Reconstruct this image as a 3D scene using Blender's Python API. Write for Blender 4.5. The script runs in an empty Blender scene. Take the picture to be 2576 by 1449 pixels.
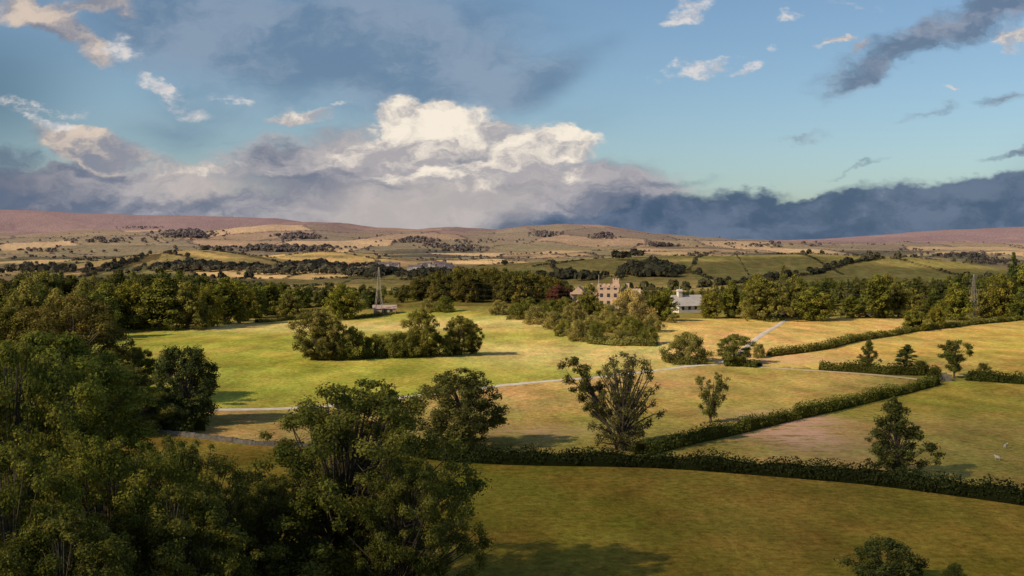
import bpy, math, numpy as np
from mathutils import Vector
rs = np.random.RandomState
F=2762.0; EYE=30.0
scene=bpy.context.scene
# ---------------------------------------------------------------- helpers
_T={}
def vnoise(x,y,seed=0):
    x=np.asarray(x,float); y=np.asarray(y,float)
    if seed not in _T: _T[seed]=rs(seed+11).rand(256,256)
    T=_T[seed]
    xi=np.floor(x).astype(int); yi=np.floor(y).astype(int)
    fx=x-xi; fy=y-yi
    fx=fx*fx*(3-2*fx); fy=fy*fy*(3-2*fy)
    a=T[xi%256,yi%256]; b=T[(xi+1)%256,yi%256]; c=T[xi%256,(yi+1)%256]; d=T[(xi+1)%256,(yi+1)%256]
    return (a*(1-fx)+b*fx)*(1-fy)+(c*(1-fx)+d*fx)*fy
def fbm(x,y,seed=0,o=4):
    s=0;a=.5;t=0
    for i in range(o):
        s=s+a*vnoise(x*2**i+i*17.3,y*2**i+i*9.1,seed+i); t+=a; a*=.5
    return s/t
def sst(a,b,x):
    t=np.clip((x-a)/(b-a),0,1); return t*t*(3-2*t)
# ---------------------------------------------------------------- terrain
YS=[0,650,800,1000,1300,1800,2300,3000,4000,5500,7000,9000,14000,20000]
ZS=[0,0,-5,-14,-18,-22,-19,-12,2,30,40,30,20,20]
DRX=[-280,-150,0,225,390,540,600,720]; DRZ=[0,12,24,31,32,30,22,0]
RAx=[-1500,0,400,620,750,850,950,1050,1150,1250,1330,1400,1500,1600,1700,1850,2000,2300,3200]
RAp=[590,584,580,577,562,562,575,578,573,580,570,565,568,584,597,605,612,618,625]
RBx=[-1500,0,200,500,700,780,900,1800,1950,2100,2250,2400,2576,4200]
RBp=[530,529,535,544,551,562,585,612,607,599,590,579,570,560]
def hgt(x,y):
    x=np.asarray(x,float); y=np.asarray(y,float)
    z=np.interp(y,YS,ZS)
    z=z+26*(1-sst(0,75,y))
    und=sst(110,200,y)*(1-sst(600,900,y))
    z=z+und*(1.1*np.sin(x/47+.6)*np.sin(y/61+1.1)+.5*np.sin(x/23+y/31))
    z=z+3.5*np.exp(-((x+25)/75)**2-((y-520)/70)**2)
    far=sst(900,1400,y)
    z=z+far*(fbm(x/480,y/420,3)-.5)*34*np.clip(y/2500,.4,3)
    z=z+np.interp(x,DRX,DRZ)*np.exp(-((y-1520)/200)**2)
    z=z+30*np.exp(-((x+560)/210)**2-((y-1900)/170)**2)
    z=z+24*np.exp(-((x+380)/160)**2-((y-2250)/160)**2)
    uA=1288+F*x/6500; zA=EYE+(610-np.interp(uA,RAx,RAp))*6500/F
    w=np.exp(-((y-6500)/1500)**2); z=z*(1-w)+w*(zA+(fbm(x/260,y/500,9)-.5)*24)
    uB=1288+F*x/11000; zB=EYE+(610-np.interp(uB,RBx,RBp))*11000/F
    w=np.exp(-((y-11000)/1500)**2); z=z*(1-w)+w*(zB+(fbm(x/600,y/900,19)-.5)*30)
    return z
YM=np.concatenate([np.arange(60,900,2.0),900*1.006**np.arange(0,430)])
def g(px,py):
    """frame pixel -> point on the terrain"""
    u=(px-1288)/F; zr=EYE-(py-610)/F*YM
    d=zr-hgt(u*YM,YM)
    i=np.argmax(d<0) if (d<0).any() else len(YM)-1
    if i>0 and d[i]<0:
        t=d[i-1]/(d[i-1]-d[i]); y=YM[i-1]+t*(YM[i]-YM[i-1])
    else: y=YM[i]
    return np.array([u*y,y,float(hgt(u*y,y))])
# ---------------------------------------------------------------- mesh maker
def mk(name,V,Q,mats,midx=None,col=None,smooth=False,extra=None,link=True):
    V=np.asarray(V,np.float32); Q=np.asarray(Q,np.int32)
    me=bpy.data.meshes.new(name)
    me.vertices.add(len(V)); me.vertices.foreach_set('co',V.ravel())
    me.loops.add(Q.size); me.loops.foreach_set('vertex_index',Q.ravel())
    me.polygons.add(len(Q)); me.polygons.foreach_set('loop_start',np.arange(0,Q.size,Q.shape[1],dtype=np.int32))
    for m in mats: me.materials.append(m)
    if midx is not None: me.polygons.foreach_set('material_index',np.asarray(midx,np.int32))
    me.polygons.foreach_set('use_smooth',np.full(len(Q),smooth))
    me.update(calc_edges=True)
    if col is not None:
        c=np.ones((len(V),4),np.float32); c[:,:3]=col
        a=me.color_attributes.new('col','FLOAT_COLOR','POINT'); a.data.foreach_set('color',c.ravel())
    for k,v in (extra or {}).items():
        a=me.attributes.new(k,'FLOAT','POINT'); a.data.foreach_set('value',np.asarray(v,np.float32))
    if not link: return me
    ob=bpy.data.objects.new(name,me); scene.collection.objects.link(ob); return ob
class Geo:
    def __init__(s): s.V=[];s.Q=[];s.M=[];s.C=[];s.n=0
    def add(s,V,Q,m=0,c=(1,1,1)):
        V=np.asarray(V,float);Q=np.asarray(Q,int)
        s.V.append(V);s.Q.append(Q+s.n);s.n+=len(V)
        s.M.append(np.full(len(Q),m)); C=np.empty((len(V),3));C[:]=c; s.C.append(C)
    def arr(s): return np.concatenate(s.V),np.concatenate(s.Q),np.concatenate(s.M),np.concatenate(s.C)
    def box(s,a,b,m=0,c=(1,1,1)):
        x0,y0,z0=a;x1,y1,z1=b
        s.add([(x0,y0,z0),(x1,y0,z0),(x1,y1,z0),(x0,y1,z0),(x0,y0,z1),(x1,y0,z1),(x1,y1,z1),(x0,y1,z1)],
              [(0,3,2,1),(4,5,6,7),(0,1,5,4),(1,2,6,5),(2,3,7,6),(3,0,4,7)],m,c)
    def tube(s,P,R,k=5,m=0,c=(1,1,1)):
        P=np.asarray(P,float);R=np.asarray(R,float);n=len(P)
        T=np.gradient(P,axis=0);T/=np.linalg.norm(T,axis=1)[:,None]+1e-9
        up=np.array([0.31,.17,.93]) if abs(T[0,2])<.9 else np.array([1.,.1,0])
        A=np.cross(T,up);A/=np.linalg.norm(A,axis=1)[:,None]+1e-9;B=np.cross(T,A)
        th=np.arange(k)*2*math.pi/k
        V=(P[:,None]+R[:,None,None]*(A[:,None]*np.cos(th)[None,:,None]+B[:,None]*np.sin(th)[None,:,None])).reshape(-1,3)
        i=np.arange(n-1)[:,None]*k;j=np.arange(k)[None];j2=(j+1)%k
        Q=np.stack([i+j,i+j2,i+k+j2,i+k+j],-1).reshape(-1,4)
        s.add(V,Q,m,c)
    def gable(s,x0,x1,y0,y1,z0,z1,m=0,c=(1,1,1),ax='x'):
        if ax=='x':
            ym=(y0+y1)/2
            s.add([(x0,y0,z0),(x1,y0,z0),(x1,ym,z1),(x0,ym,z1)],[(0,1,2,3)],m,c)
            s.add([(x0,y1,z0),(x1,y1,z0),(x1,ym,z1),(x0,ym,z1)],[(0,3,2,1)],m,c)
            for xx in(x0,x1): s.add([(xx,y0,z0),(xx,ym,z0),(xx,y1,z0),(xx,ym,z1)],[(0,1,2,3)],m,c)
        else:
            xm=(x0+x1)/2
            s.add([(x0,y0,z0),(x0,y1,z0),(xm,y1,z1),(xm,y0,z1)],[(0,1,2,3)],m,c)
            s.add([(x1,y0,z0),(x1,y1,z0),(xm,y1,z1),(xm,y0,z1)],[(0,3,2,1)],m,c)
            for yy in(y0,y1): s.add([(x0,yy,z0),(xm,yy,z0),(x1,yy,z0),(xm,yy,z1)],[(0,1,2,3)],m,c)
    def obj(s,name,mats,link=True):
        V,Q,M,C=s.arr(); return mk(name,V,Q,mats,M,C,link=link)
def leaves(P,Nn,S,r,asp=.55):
    n=len(P); Nn=Nn/(np.linalg.norm(Nn,axis=1)[:,None]+1e-9)
    t=r.randn(n,3); t-=Nn*(t*Nn).sum(1)[:,None]; t/=np.linalg.norm(t,axis=1)[:,None]+1e-9
    b=np.cross(Nn,t); S=np.asarray(S)[:,None]
    V=np.stack([P+t*S*.5,P+b*S*.5*asp+t*S*.08,P-t*S*.5,P-b*S*.5*asp+t*S*.08],1).reshape(-1,3)
    return V,np.arange(4*n).reshape(-1,4)
# ---------------------------------------------------------------- materials
def mat(name):
    m=bpy.data.materials.new(name);m.use_nodes=True;nt=m.node_tree;nt.nodes.clear()
    return m,nt,nt.nodes.new('ShaderNodeOutputMaterial')
def nd(nt,t,**k):
    n=nt.nodes.new(t)
    for a,b in k.items(): setattr(n,a,b)
    return n
def leafmat(name,trans=.33):
    m,nt,o=mat(name)
    a=nd(nt,'ShaderNodeAttribute',attribute_name='col');oi=nd(nt,'ShaderNodeObjectInfo')
    mx=nd(nt,'ShaderNodeMix',data_type='RGBA',blend_type='MULTIPLY');mx.inputs[0].default_value=1
    nt.links.new(a.outputs['Color'],mx.inputs[6]);nt.links.new(oi.outputs['Color'],mx.inputs[7])
    d=nd(nt,'ShaderNodeBsdfDiffuse');t=nd(nt,'ShaderNodeBsdfTranslucent');s=nd(nt,'ShaderNodeMixShader');s.inputs[0].default_value=trans
    nt.links.new(mx.outputs[2],d.inputs[0]);nt.links.new(mx.outputs[2],t.inputs[0])
    nt.links.new(d.outputs[0],s.inputs[1]);nt.links.new(t.outputs[0],s.inputs[2]);nt.links.new(s.outputs[0],o.inputs[0]);return m
LEAF=leafmat('foliage')
def simple(name,c,c2=None,scale=3,rough=.9,attr=False):
    m,nt,o=mat(name);b=nd(nt,'ShaderNodeBsdfPrincipled');b.inputs['Roughness'].default_value=rough
    b.inputs['Specular IOR Level'].default_value=.2
    tc=nd(nt,'ShaderNodeTexCoord');n=nd(nt,'ShaderNodeTexNoise');n.inputs['Scale'].default_value=scale;n.inputs['Detail'].default_value=6
    nt.links.new(tc.outputs['Object'],n.inputs['Vector'])
    r=nd(nt,'ShaderNodeValToRGB');r.color_ramp.elements[0].position=.3;r.color_ramp.elements[1].position=.7
    r.color_ramp.elements[0].color=(*c,1);r.color_ramp.elements[1].color=(*(c2 or c),1)
    nt.links.new(n.outputs[0],r.inputs[0]);src=r.outputs[0]
    if attr:
        a=nd(nt,'ShaderNodeAttribute',attribute_name='col');mx=nd(nt,'ShaderNodeMix',data_type='RGBA',blend_type='MULTIPLY');mx.inputs[0].default_value=1
        nt.links.new(src,mx.inputs[6]);nt.links.new(a.outputs['Color'],mx.inputs[7]);src=mx.outputs[2]
    nt.links.new(src,b.inputs['Base Color']);nt.links.new(b.outputs[0],o.inputs[0]);return m
BARK=simple('bark',(.07,.055,.035),(.15,.12,.08),2)
STONE=simple('stone',(.42,.28,.21),(.53,.38,.29),.8)
WHITE=simple('limewash',(.50,.44,.39),(.62,.55,.49),.5)
GLASS=simple('window_glass',(.03,.03,.035),(.05,.05,.06),1,.2)
STEEL=simple('galvanised_steel',(.22,.19,.17),(.29,.26,.23),2,.8)
GRAVEL=simple('pale_gravel',(.52,.43,.35),(.70,.61,.52),.6)
DIRT=simple('bare_track',(.42,.30,.18),(.5,.38,.26),.5)
WALLM=simple('dry_stone',(.09,.08,.065),(.22,.19,.16),1.5)
PAINT=simple('car_paint',(.9,.9,.9),(1,1,1),1,.35,attr=True)
WOOL=simple('wool',(.45,.4,.34),(.6,.56,.48),6)
BLACKW=simple('black_fleece',(.03,.028,.025),(.05,.045,.04),6)
# ---------------------------------------------------------------- tree generator
def make_tree(name,seed,H=15,R=6,base=.2,nc=90,nl=16000,leaf=.4,prof='round',cr=.22,trunk=.35,twigs=4,inner=.35,hue=(1,1,1),lean=0,flat=.85,core=False,fork=.5,lobe=1.,up=.35):
    r=rs(seed);G=Geo();L=[]
    def pf(t):
        if prof=='round': return (np.sqrt(np.clip(1-(2*t-1)**2,0,1)))**.75*(1.08-.25*t)
        if prof=='egg': return np.sin(math.pi*np.clip(t,0,1)**.7)**.8*(1.05-.45*t)+.02
        if prof=='fan': return .25+.85*t*(1-t**6*.5)
        if prof=='cone': return (1-t)**.7+.06
        if prof=='bush': return np.sqrt(np.clip(1-t**2.2,0,1))
        if prof=='broad': return np.clip((.75+.6*t)*(1-t**4),0.05,1)*(1.05)
        if prof=='ash': return np.where(t<.55,1.0-.1*np.abs(t-.3),np.sqrt(np.clip(1-((t-.5)/.52)**2,0,1)))
        if prof=='umb': return np.where(t<.45,.25+.5*t,np.sqrt(np.clip(1-((t-.62)/.42)**2,0,1)))
        return (np.sin(math.pi*np.clip(t,0,1)**.8))**.6
    zt=np.linspace(0,H*(.8 if prof!='cone' else .97),9);wob=np.cumsum(r.randn(9,2)*.012*H,axis=0)*np.linspace(0,1,9)[:,None]
    TP=np.c_[wob[:,0]+lean*zt,wob[:,1],zt]
    G.tube(TP,np.linspace(trunk*1.0,trunk*.18,9)*np.r_[1.35,np.ones(8)],7,0)
    ph=r.rand(4)*6.28
    for i in range(nc):
        t=(i+.5)/nc; t=np.clip(t+r.randn()*.06,.01,.99)
        an=i*2.39996+r.randn()*.4
        lob=1+lobe*(.18*math.sin(3*an+ph[0]+4*t)+.12*math.sin(5*an+ph[1]-7*t)+.12*math.sin(2*an+9*t+ph[2]))
        rr=R*float(pf(np.array(t)))*lob*math.sqrt(inner+(1-inner)*r.rand())
        z=H*(base+(1-base)*t*.95)
        crr=R*cr*r.uniform(.6,1.35)*(.6 if t>.93 else 1)
        rr=max(rr-crr*.5,0)
        tx=np.interp(z,TP[:,2],TP[:,0]);ty=np.interp(z,TP[:,2],TP[:,1])
        if lean: tx=lean*z
        c=np.array([tx+rr*math.cos(an),ty+rr*math.sin(an),z])
        z0=H*base*.7+(z-H*base)*fork*r.uniform(.6,1.1); z0=min(max(z0,H*.08),H*.75)
        p0=np.array([np.interp(z0,TP[:,2],TP[:,0]),np.interp(z0,TP[:,2],TP[:,1]),z0])
        mid=(p0+c)/2+np.array([0,0,-.06*H*(1 if r.rand()<.6 else -.6)])+r.randn(3)*.02*H
        s=np.linspace(0,1,6)[:,None]; P=(1-s)**2*p0+2*s*(1-s)*mid+s*s*c
        if r.rand()<.75: G.tube(P,np.linspace(trunk*.34,trunk*.07,6),4,0)
        for k in range(twigs):
            d=r.randn(3);d[2]=abs(d[2])*.6;d/=np.linalg.norm(d);q=P[3+k%3]
            e=q+d*crr*r.uniform(.9,1.6); G.tube([q,(q+e)/2+r.randn(3)*.1*crr,e],[trunk*.08,trunk*.05,trunk*.02],3,0)
        w=crr**2/(R*cr)**2
        L.append((c,crr,w,r.uniform(.66,1.34),z/H))
    W=sum(l[2] for l in L)
    for c,crr,w,tn,zz in L:
        n=max(int(nl*w/W),6)
        d=r.randn(n,3);d/=np.linalg.norm(d,axis=1)[:,None]
        sub=r.randn(7,3);sub/=np.linalg.norm(sub,axis=1)[:,None]
        k=r.randint(7,size=n)
        rad=crr*(r.rand(n)**.45)
        P=c+(d*rad[:,None]*.62+sub[k]*crr*.6)*np.array([1,1,flat])+r.randn(n,3)*crr*.12
        Nn=d*.7+sub[k]*.6+np.array([0,0,up])+r.randn(n,3)*.4
        V,Q=leaves(P,Nn,leaf*r.uniform(.6,1.3,n),r)
        tint=tn*r.uniform(.7,1.3,n)
        C=np.array(hue)[None]*np.stack([tint*(1+.25*(tn-1)+.07*r.randn(n)),tint,tint*(1-.15*r.rand(n))],1)
        G.add(V,Q,1,np.repeat(C,4,axis=0))
    if core:
        k=rs(seed+5)
        n=int(nl*.1);d=k.randn(n,3);d/=np.linalg.norm(d,axis=1)[:,None];d*=k.rand(n,1)**.4
        P=np.array([0,0,H*(base+.9)/2])+d*np.array([R*.5,R*.5,H*(1-base)*.3])
        V,Q=leaves(P,k.randn(n,3),np.full(n,leaf*2.2),k,.8);G.add(V,Q,1,(.45,.45,.45))
    V,Q,M,C=G.arr()
    V[:,2]*=H/V[:,2].max()
    return dict(name=name,V=V,Q=Q,M=M,C=C,H=H,R=R)
def proto(*a,**k):
    d=make_tree(*a,**k); d['me']=mk(d['name'],d['V'],d['Q'],[BARK,LEAF],d['M'],d['C'],link=False); return d
ASH=proto('ash_near',1,H=19,R=8,base=.06,nc=260,nl=76000,leaf=.26,prof='ash',cr=.125,trunk=.42,twigs=5,inner=.1,flat=.75,fork=.45,lobe=1.1)
ASH2=proto('ash_near_b',2,H=19,R=8.5,base=.08,nc=220,nl=76000,leaf=.29,prof='round',cr=.14,trunk=.42,twigs=3,inner=.2,flat=.75,lobe=1.)
OAKN=proto('oak_near',3,H=18,R=8,base=.06,nc=170,nl=55000,leaf=.36,prof='round',cr=.17,trunk=.5,twigs=2,inner=.35)
M1=proto('mid_a',4,H=13,R=5.6,base=.06,nc=110,nl=22000,leaf=.35,prof='round',cr=.18,trunk=.35,inner=.25,lobe=.9)
M2=proto('mid_b',5,H=13,R=4.6,base=.08,nc=95,nl=12000,leaf=.35,prof='egg',cr=.17,trunk=.28,inner=.15,twigs=5,lobe=1.1)
M3=proto('mid_dense',6,H=13,R=6,base=.02,nc=120,nl=30000,leaf=.38,prof='round',cr=.2,trunk=.35,inner=.6,lobe=.35)
SP=proto('sparse',7,H=14,R=6.2,base=.06,nc=125,nl=10000,leaf=.30,prof='round',cr=.12,trunk=.5,twigs=12,inner=.05,fork=.4,lobe=1.3)
SPL=proto('sparse_bough',17,H=14,R=3.2,base=.35,nc=45,nl=6000,leaf=.32,prof='round',cr=.22,trunk=.3,twigs=7,inner=.1,fork=.6,lean=-.46)
SP2=proto('sparse_b',8,H=10,R=4.3,base=.1,nc=60,nl=6500,leaf=.32,prof='fan',cr=.16,trunk=.25,twigs=7,inner=.1,fork=.3)
UM=proto('umbrella',9,H=10,R=4.5,base=.2,nc=60,nl=10000,leaf=.36,prof='umb',cr=.2,trunk=.25,twigs=5,inner=.1,flat=.6)
SH1=proto('shrub_a',10,H=7,R=5,base=.0,nc=75,nl=11000,leaf=.36,prof='bush',cr=.2,trunk=.2,inner=.5)
SH2=proto('shrub_b',12,H=7,R=5,base=.0,nc=50,nl=9000,leaf=.4,prof='bush',cr=.27,trunk=.2,inner=.4)
CON=proto('conifer',13,H=16,R=4,base=.03,nc=80,nl=10000,leaf=.42,prof='cone',cr=.22,trunk=.3,inner=.3,flat=.4)
FA=[proto('far_%d'%i,20+i,H=15,R=[6.5,7.5,6,7][i],base=.0,nc=[52,60,48,62][i],nl=5600,leaf=.66,prof=['round','round','egg','bush'][i],cr=[.24,.22,.26,.22][i],trunk=.4,twigs=0,inner=.4,core=True,lobe=.9) for i in range(4)]
GR=(.085,.095,.022); DK=(.045,.058,.018)
r0=rs(99)
FB=2.0
def place(name,p,px,py,top,w,col=GR,dist=None,rot=None,sink=0):
    if dist: u=(px-1288)/F;x,y=u*dist,dist;z=float(hgt(x,y))
    else: x,y,z=g(px,py)
    h=EYE-(top-610)/F*y-z; R=w/2/F*y
    o=bpy.data.objects.new(name,p['me']);scene.collection.objects.link(o)
    o.location=(x,y,z-sink);k=R/p['R']*1.02
    b=FB*(1.15 if y<130 else 1)
    o.scale=(k,k,h/p['H']);o.rotation_euler=(0,0,r0.rand()*6.28 if rot is None else rot)
    o.color=(col[0]*b*1.1,col[1]*b,col[2]*b*.85,1);return o
# -- foreground mass (left) and big ash
place('ash_tree',ASH,840,None,943,560,(.088,.095,.024),dist=92,rot=.5)
place('ash_tree',ASH2,100,None,830,560,(.085,.100,.022),dist=110)
place('ash_tree',ASH2,20,None,855,460,(.09,.095,.022),dist=84)
place('ash_tree',ASH,290,None,1070,500,(.100,.105,.022),dist=76)
place('ash_tree',ASH2,40,None,1110,500,(.085,.09,.02),dist=66)
place('ash_tree',ASH,490,None,1085,350,(.09,.095,.025),dist=84)
place('ash_tree',ASH2,420,None,1220,450,(.075,.08,.02),dist=72)
place('ash_tree',ASH,650,None,1200,340,(.075,.08,.022),dist=88)
place('ash_tree',ASH,1000,None,1140,330,(.078,.085,.022),dist=86)
place('ash_tree',ASH2,180,None,1290,500,(.065,.07,.018),dist=62)
place('oak_tree',OAKN,175,1010,735,320,(.085,.075,.025))
place('oak_tree',OAKN,20,1000,765,230,(.08,.08,.022))
place('oak_tree',OAKN,290,1060,905,190,(.085,.085,.03))
place('oak_tree',OAKN,215,1090,890,250,(.09,.095,.03))
place('oak_tree',OAKN,350,1090,970,180,(.08,.09,.028))
place('oak_tree',OAKN,340,985,868,120,(.06,.07,.02))
place('holly_tree',M3,462,1062,864,178,(.040,.052,.02))
# -- trees on the front hedges
place('field_maple_tree',M1,1165,1128,923,228,(.075,.080,.028))
place('hawthorn_tree',SP,1565,1132,884,210,(.085,.083,.035),rot=1.0)
place('hawthorn_tree',SPL,1555,1128,893,115,(.08,.080,.03),rot=0)
place('hawthorn_tree',SP2,1787,1062,935,108,(.08,.088,.028))
place('alder_tree',M2,2255,1202,996,185,(.06,.068,.024))
place('hawthorn_bush',SH1,2230,None,1350,190,(.05,.06,.02),dist=97)
place('hawthorn_bush',SH2,2400,None,1415,70,(.05,.06,.02),dist=96)
for a in [(1845,918,838,100,M1,(.075,.085,.025)),(1730,912,832,120,SH1,(.10,.10,.035)),(2185,932,850,64,M2,(.065,.075,.022)),
          (2275,938,865,78,CON,(.04,.055,.02)),(2400,952,850,98,UM,(.065,.075,.022)),(2475,950,910,44,SH2,(.09,.09,.03)),(1910,900,862,36,SH2,(.09,.09,.03)),
          (2318,940,905,60,SH2,(.06,.065,.02))]:
    place('field_tree' if a[4] not in(SH1,SH2) else 'hawthorn_bush',a[4],*a[:4],a[5])
# -- copse in the bright field
for a in [(797,905,772,124,M1,(.09,.085,.03)),(835,906,792,100,M1,(.085,.085,.028)),(888,903,818,96,SH1,(.065,.075,.02)),
          (945,898,838,84,SH1,(.08,.085,.022)),(990,899,832,84,SH2,(.075,.08,.022)),(1035,898,826,80,SH1,(.075,.08,.022)),
          (1062,896,774,102,M1,(.095,.095,.025)),(1105,896,842,70,SH1,(.06,.07,.02)),(1152,893,791,88,M1,(.09,.09,.025)),(1188,890,806,60,M1,(.07,.075,.02))]:
    place('copse_tree' if a[4]==M1 else 'copse_bush',a[4],*a[:4],a[5])
# -- individual middle distance trees
FF=[FA[0],FA[1],FA[2],FA[3]]
mid=[(862,803,710,104),(330,828,700,136),(400,830,696,156),(470,828,703,124),(565,815,695,144),(610,808,710,84),(680,792,706,100),(730,785,720,70),(270,832,708,124),(515,822,710,96),(640,800,718,74),
 (1483,802,710,72),(1665,806,726,92),(1785,800,733,70),(1838,800,703,70),(1925,806,697,126),(2050,806,719,114),(1905,800,687,88),(2140,800,740,66),(2000,798,686,80),
 (2300,832,773,76),(2358,826,766,56),(2210,800,687,108),(2260,798,702,88),(2410,805,709,88),(2520,800,686,98),(2580,800,656,118),(1458,800,740,46),(1512,804,756,44)]
for i,a in enumerate(mid):
    c=[(.09,.097,.022),(.105,.102,.022),(.078,.085,.022),(.10,.10,.03)][i%4]
    place('oak_tree' if i%2 else 'sycamore_tree',FF[i%4],*a,c)
place('willow_tree',SH1,1585,806,722,110,(.20,.17,.075))
place('willow_tree',SH2,1535,808,762,60,(.15,.14,.055))
place('fir_tree',CON,2545,795,632,50,(.04,.055,.022)); place('fir_tree',CON,2575,790,655,40,(.04,.05,.022))
place('fir_tree',CON,1975,790,665,44,(.07,.075,.03));place('fir_tree',CON,2130,790,700,36,(.06,.07,.03))
for a in [(1455,858,800,60),(1500,862,805,60),(1560,866,826,66),(1632,866,816,60),(1600,850,800,70),(1640,835,785,56),(1540,835,795,60),(1490,835,790,60),
          (1395,828,780,64),(1345,815,765,64),(1300,803,758,60),(1255,792,752,56),(1420,845,800,50),(1440,810,760,64),(1380,800,750,70),(1330,795,745,60),
          (1120,785,742,56),(1075,785,748,46),(1585,838,790,60),(1690,812,790,30),(1420,790,745,60),(1545,815,780,50)]:
    place('thicket_bush',[SH1,SH2][int(r0.rand()*2)],*a,[(.085,.09,.025),(.11,.11,.03),(.14,.13,.05),(.075,.085,.022)][int(r0.rand()*4)])
# ---------------------------------------------------------------- woods (each one object)
def wood(name,items):
    G=Geo();r=rs(len(items)+7)
    for (x,y,z,h,R,c) in items:
        p=FA[r.randint(4)];a=r.rand()*6.28;k=R/p['R']
        V=p['V'];X=V[:,0]*k;Y=V[:,1]*k
        W=np.c_[x+X*math.cos(a)-Y*math.sin(a),y+X*math.sin(a)+Y*math.cos(a),z+V[:,2]*h/p['H']]
        C=p['C']*np.array(c)*r.uniform(.7,1.35)*FB*np.array([1.1,1,.85])
        G.V.append(W);G.Q.append(p['Q']+G.n);G.n+=len(W);G.M.append(p['M']);G.C.append(C)
    o=G.obj(name,[BARK,LEAF]);o.color=(1,1,1,1)
def scat(n,px0,px1,tops,d0,d1,h0,h1,cols,seed):
    r=rs(seed);it=[];xs,ps=zip(*tops)
    for i in range(n):
        px=px0+(px1-px0)*(i+r.rand())/n; d=d0+(d1-d0)*r.rand()**.8
        u=(px-1288)/F;x,y=u*d,d;z=float(hgt(x,y))
        tp=np.interp(px,xs,ps)+r.uniform(0,18)
        top=EYE-(tp-610)/F*y
        h=top-z if r.rand()<.6 else r.uniform(h0,h1)
        h=min(max(h,7),top-z+.5)
        c=np.array(cols[r.randint(len(cols))])
        it.append((x,y,z-.5,h,h*r.uniform(.36,.52),c))
    return it
GC=[(.075,.085,.022),(.06,.075,.02),(.09,.09,.028),(.10,.095,.03)]
DC=[(.045,.055,.02),(.055,.06,.02),(.05,.06,.022)]
wood('left_woodland',scat(80,-260,1010,[(-260,684),(0,674),(250,672),(420,667),(520,683),(640,700),(800,712),(1010,716)],440,600,12,16,GC+DC,1)
     +scat(34,-300,300,[(-300,700),(300,700)],330,430,12,16,GC,2))
wood('hilltop_woodland',scat(95,1005,1445,[(1005,718),(1060,685),(1150,664),(1250,666),(1350,678),(1445,716)],488,550,12,17,[(.06,.06,.018),(.078,.07,.02),(.05,.052,.018)],3))
wood('copper_beech_trees',scat(6,1375,1440,[(1375,705),(1440,722)],478,486,10,13,[(.055,.024,.02)],4))
wood('right_woodland',scat(95,1450,2900,[(1450,718),(1600,718),(1700,715),(1800,708),(1950,696),(2150,690),(2250,684),(2400,686),(2576,668),(2900,655)],500,640,12,18,GC+DC,5)
     +scat(22,2130,2900,[(2130,726),(2900,700)],440,490,12,16,GC,6))
# ---------------------------------------------------------------- hedges
def hedge(name,pts,h=2,w=2.2,col=DK,dens=90,leaf=.3,seed=1):
    col=np.array(col)*np.array([1.6,1.5,1.25])
    r=rs(seed);P=np.array([g(*p)[:2] for p in pts]);seg=np.linalg.norm(np.diff(P,axis=0),axis=1);cum=np.r_[0,np.cumsum(seg)]
    Lt=cum[-1];G=Geo()
    def at(s):
        c=0
        for k in(-4,-2,0,2,4): ss_=np.clip(s+k,0,Lt);c=c+np.c_[np.interp(ss_,cum,P[:,0]),np.interp(ss_,cum,P[:,1])]
        return c/5
    def hh(s): return h*(.5+.8*fbm(s/5,s*0+seed,seed,3)+.28*vnoise(s/1.1,s*0,seed+5))
    n=int(Lt*dens);s=r.rand(n)*Lt;c=at(s);t=at(s+.5)-at(s-.5);t/=np.linalg.norm(t,axis=1)[:,None]+1e-9;nn=np.c_[-t[:,1],t[:,0]]
    a=r.uniform(-.25,math.pi+.25,n);H=hh(s);rad=r.uniform(.72,1.18,n)
    ww=w*(.65+.7*vnoise(s/3,s*0,seed+2))
    off=np.cos(a)*ww/2*rad; zz=np.clip(.35+np.sin(a)*.65,0.02,1.1)*H*rad
    xy=c+nn*off[:,None];z=hgt(xy[:,0],xy[:,1])+zz
    N3=np.c_[nn*np.cos(a)[:,None],np.sin(a)]+r.randn(n,3)*.5
    V,Q=leaves(np.c_[xy,z],N3,leaf*r.uniform(.6,1.5,n),r,.7)
    tt=r.uniform(.65,1.35,n)*(.5+1.0*vnoise(s/2.2,zz,seed+9))
    G.add(V,Q,1,np.repeat(np.array(col)[None]*tt[:,None],4,axis=0))
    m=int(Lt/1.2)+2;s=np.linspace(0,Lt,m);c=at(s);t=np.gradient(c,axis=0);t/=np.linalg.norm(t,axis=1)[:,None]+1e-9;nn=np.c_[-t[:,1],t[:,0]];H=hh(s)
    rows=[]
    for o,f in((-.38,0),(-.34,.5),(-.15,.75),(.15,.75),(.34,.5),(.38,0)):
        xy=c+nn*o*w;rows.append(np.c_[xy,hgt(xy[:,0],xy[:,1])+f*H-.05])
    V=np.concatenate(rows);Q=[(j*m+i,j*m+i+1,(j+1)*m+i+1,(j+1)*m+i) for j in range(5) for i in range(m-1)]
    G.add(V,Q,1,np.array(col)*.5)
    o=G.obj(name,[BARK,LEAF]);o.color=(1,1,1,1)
hA=[(1020,1140),(1100,1158),(1300,1168),(1600,1172),(1750,1180),(1900,1192),(2200,1217),(2400,1243),(2576,1268),(2800,1300),(3100,1340)]
hB=[(1600,1150),(1700,1122),(1850,1090),(2050,1042),(2200,1005),(2360,965)]
hedge('hedge',hA,2.1,2.4,(.030,.038,.015),130,.28,1)
hedge('hedge',hB,1.9,2.8,(.09,.098,.024),110,.28,2)
hedge('hedge',[(1925,898),(2010,888),(2080,878),(2200,850),(2290,835),(2400,823),(2576,803),(2750,790)],1.8,2.6,(.12,.12,.035),70,.4,3)
hedge('hedge',[(2050,930),(2150,935),(2230,942),(2340,944)],2.2,2.6,(.06,.065,.018),80,.38,4)
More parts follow.
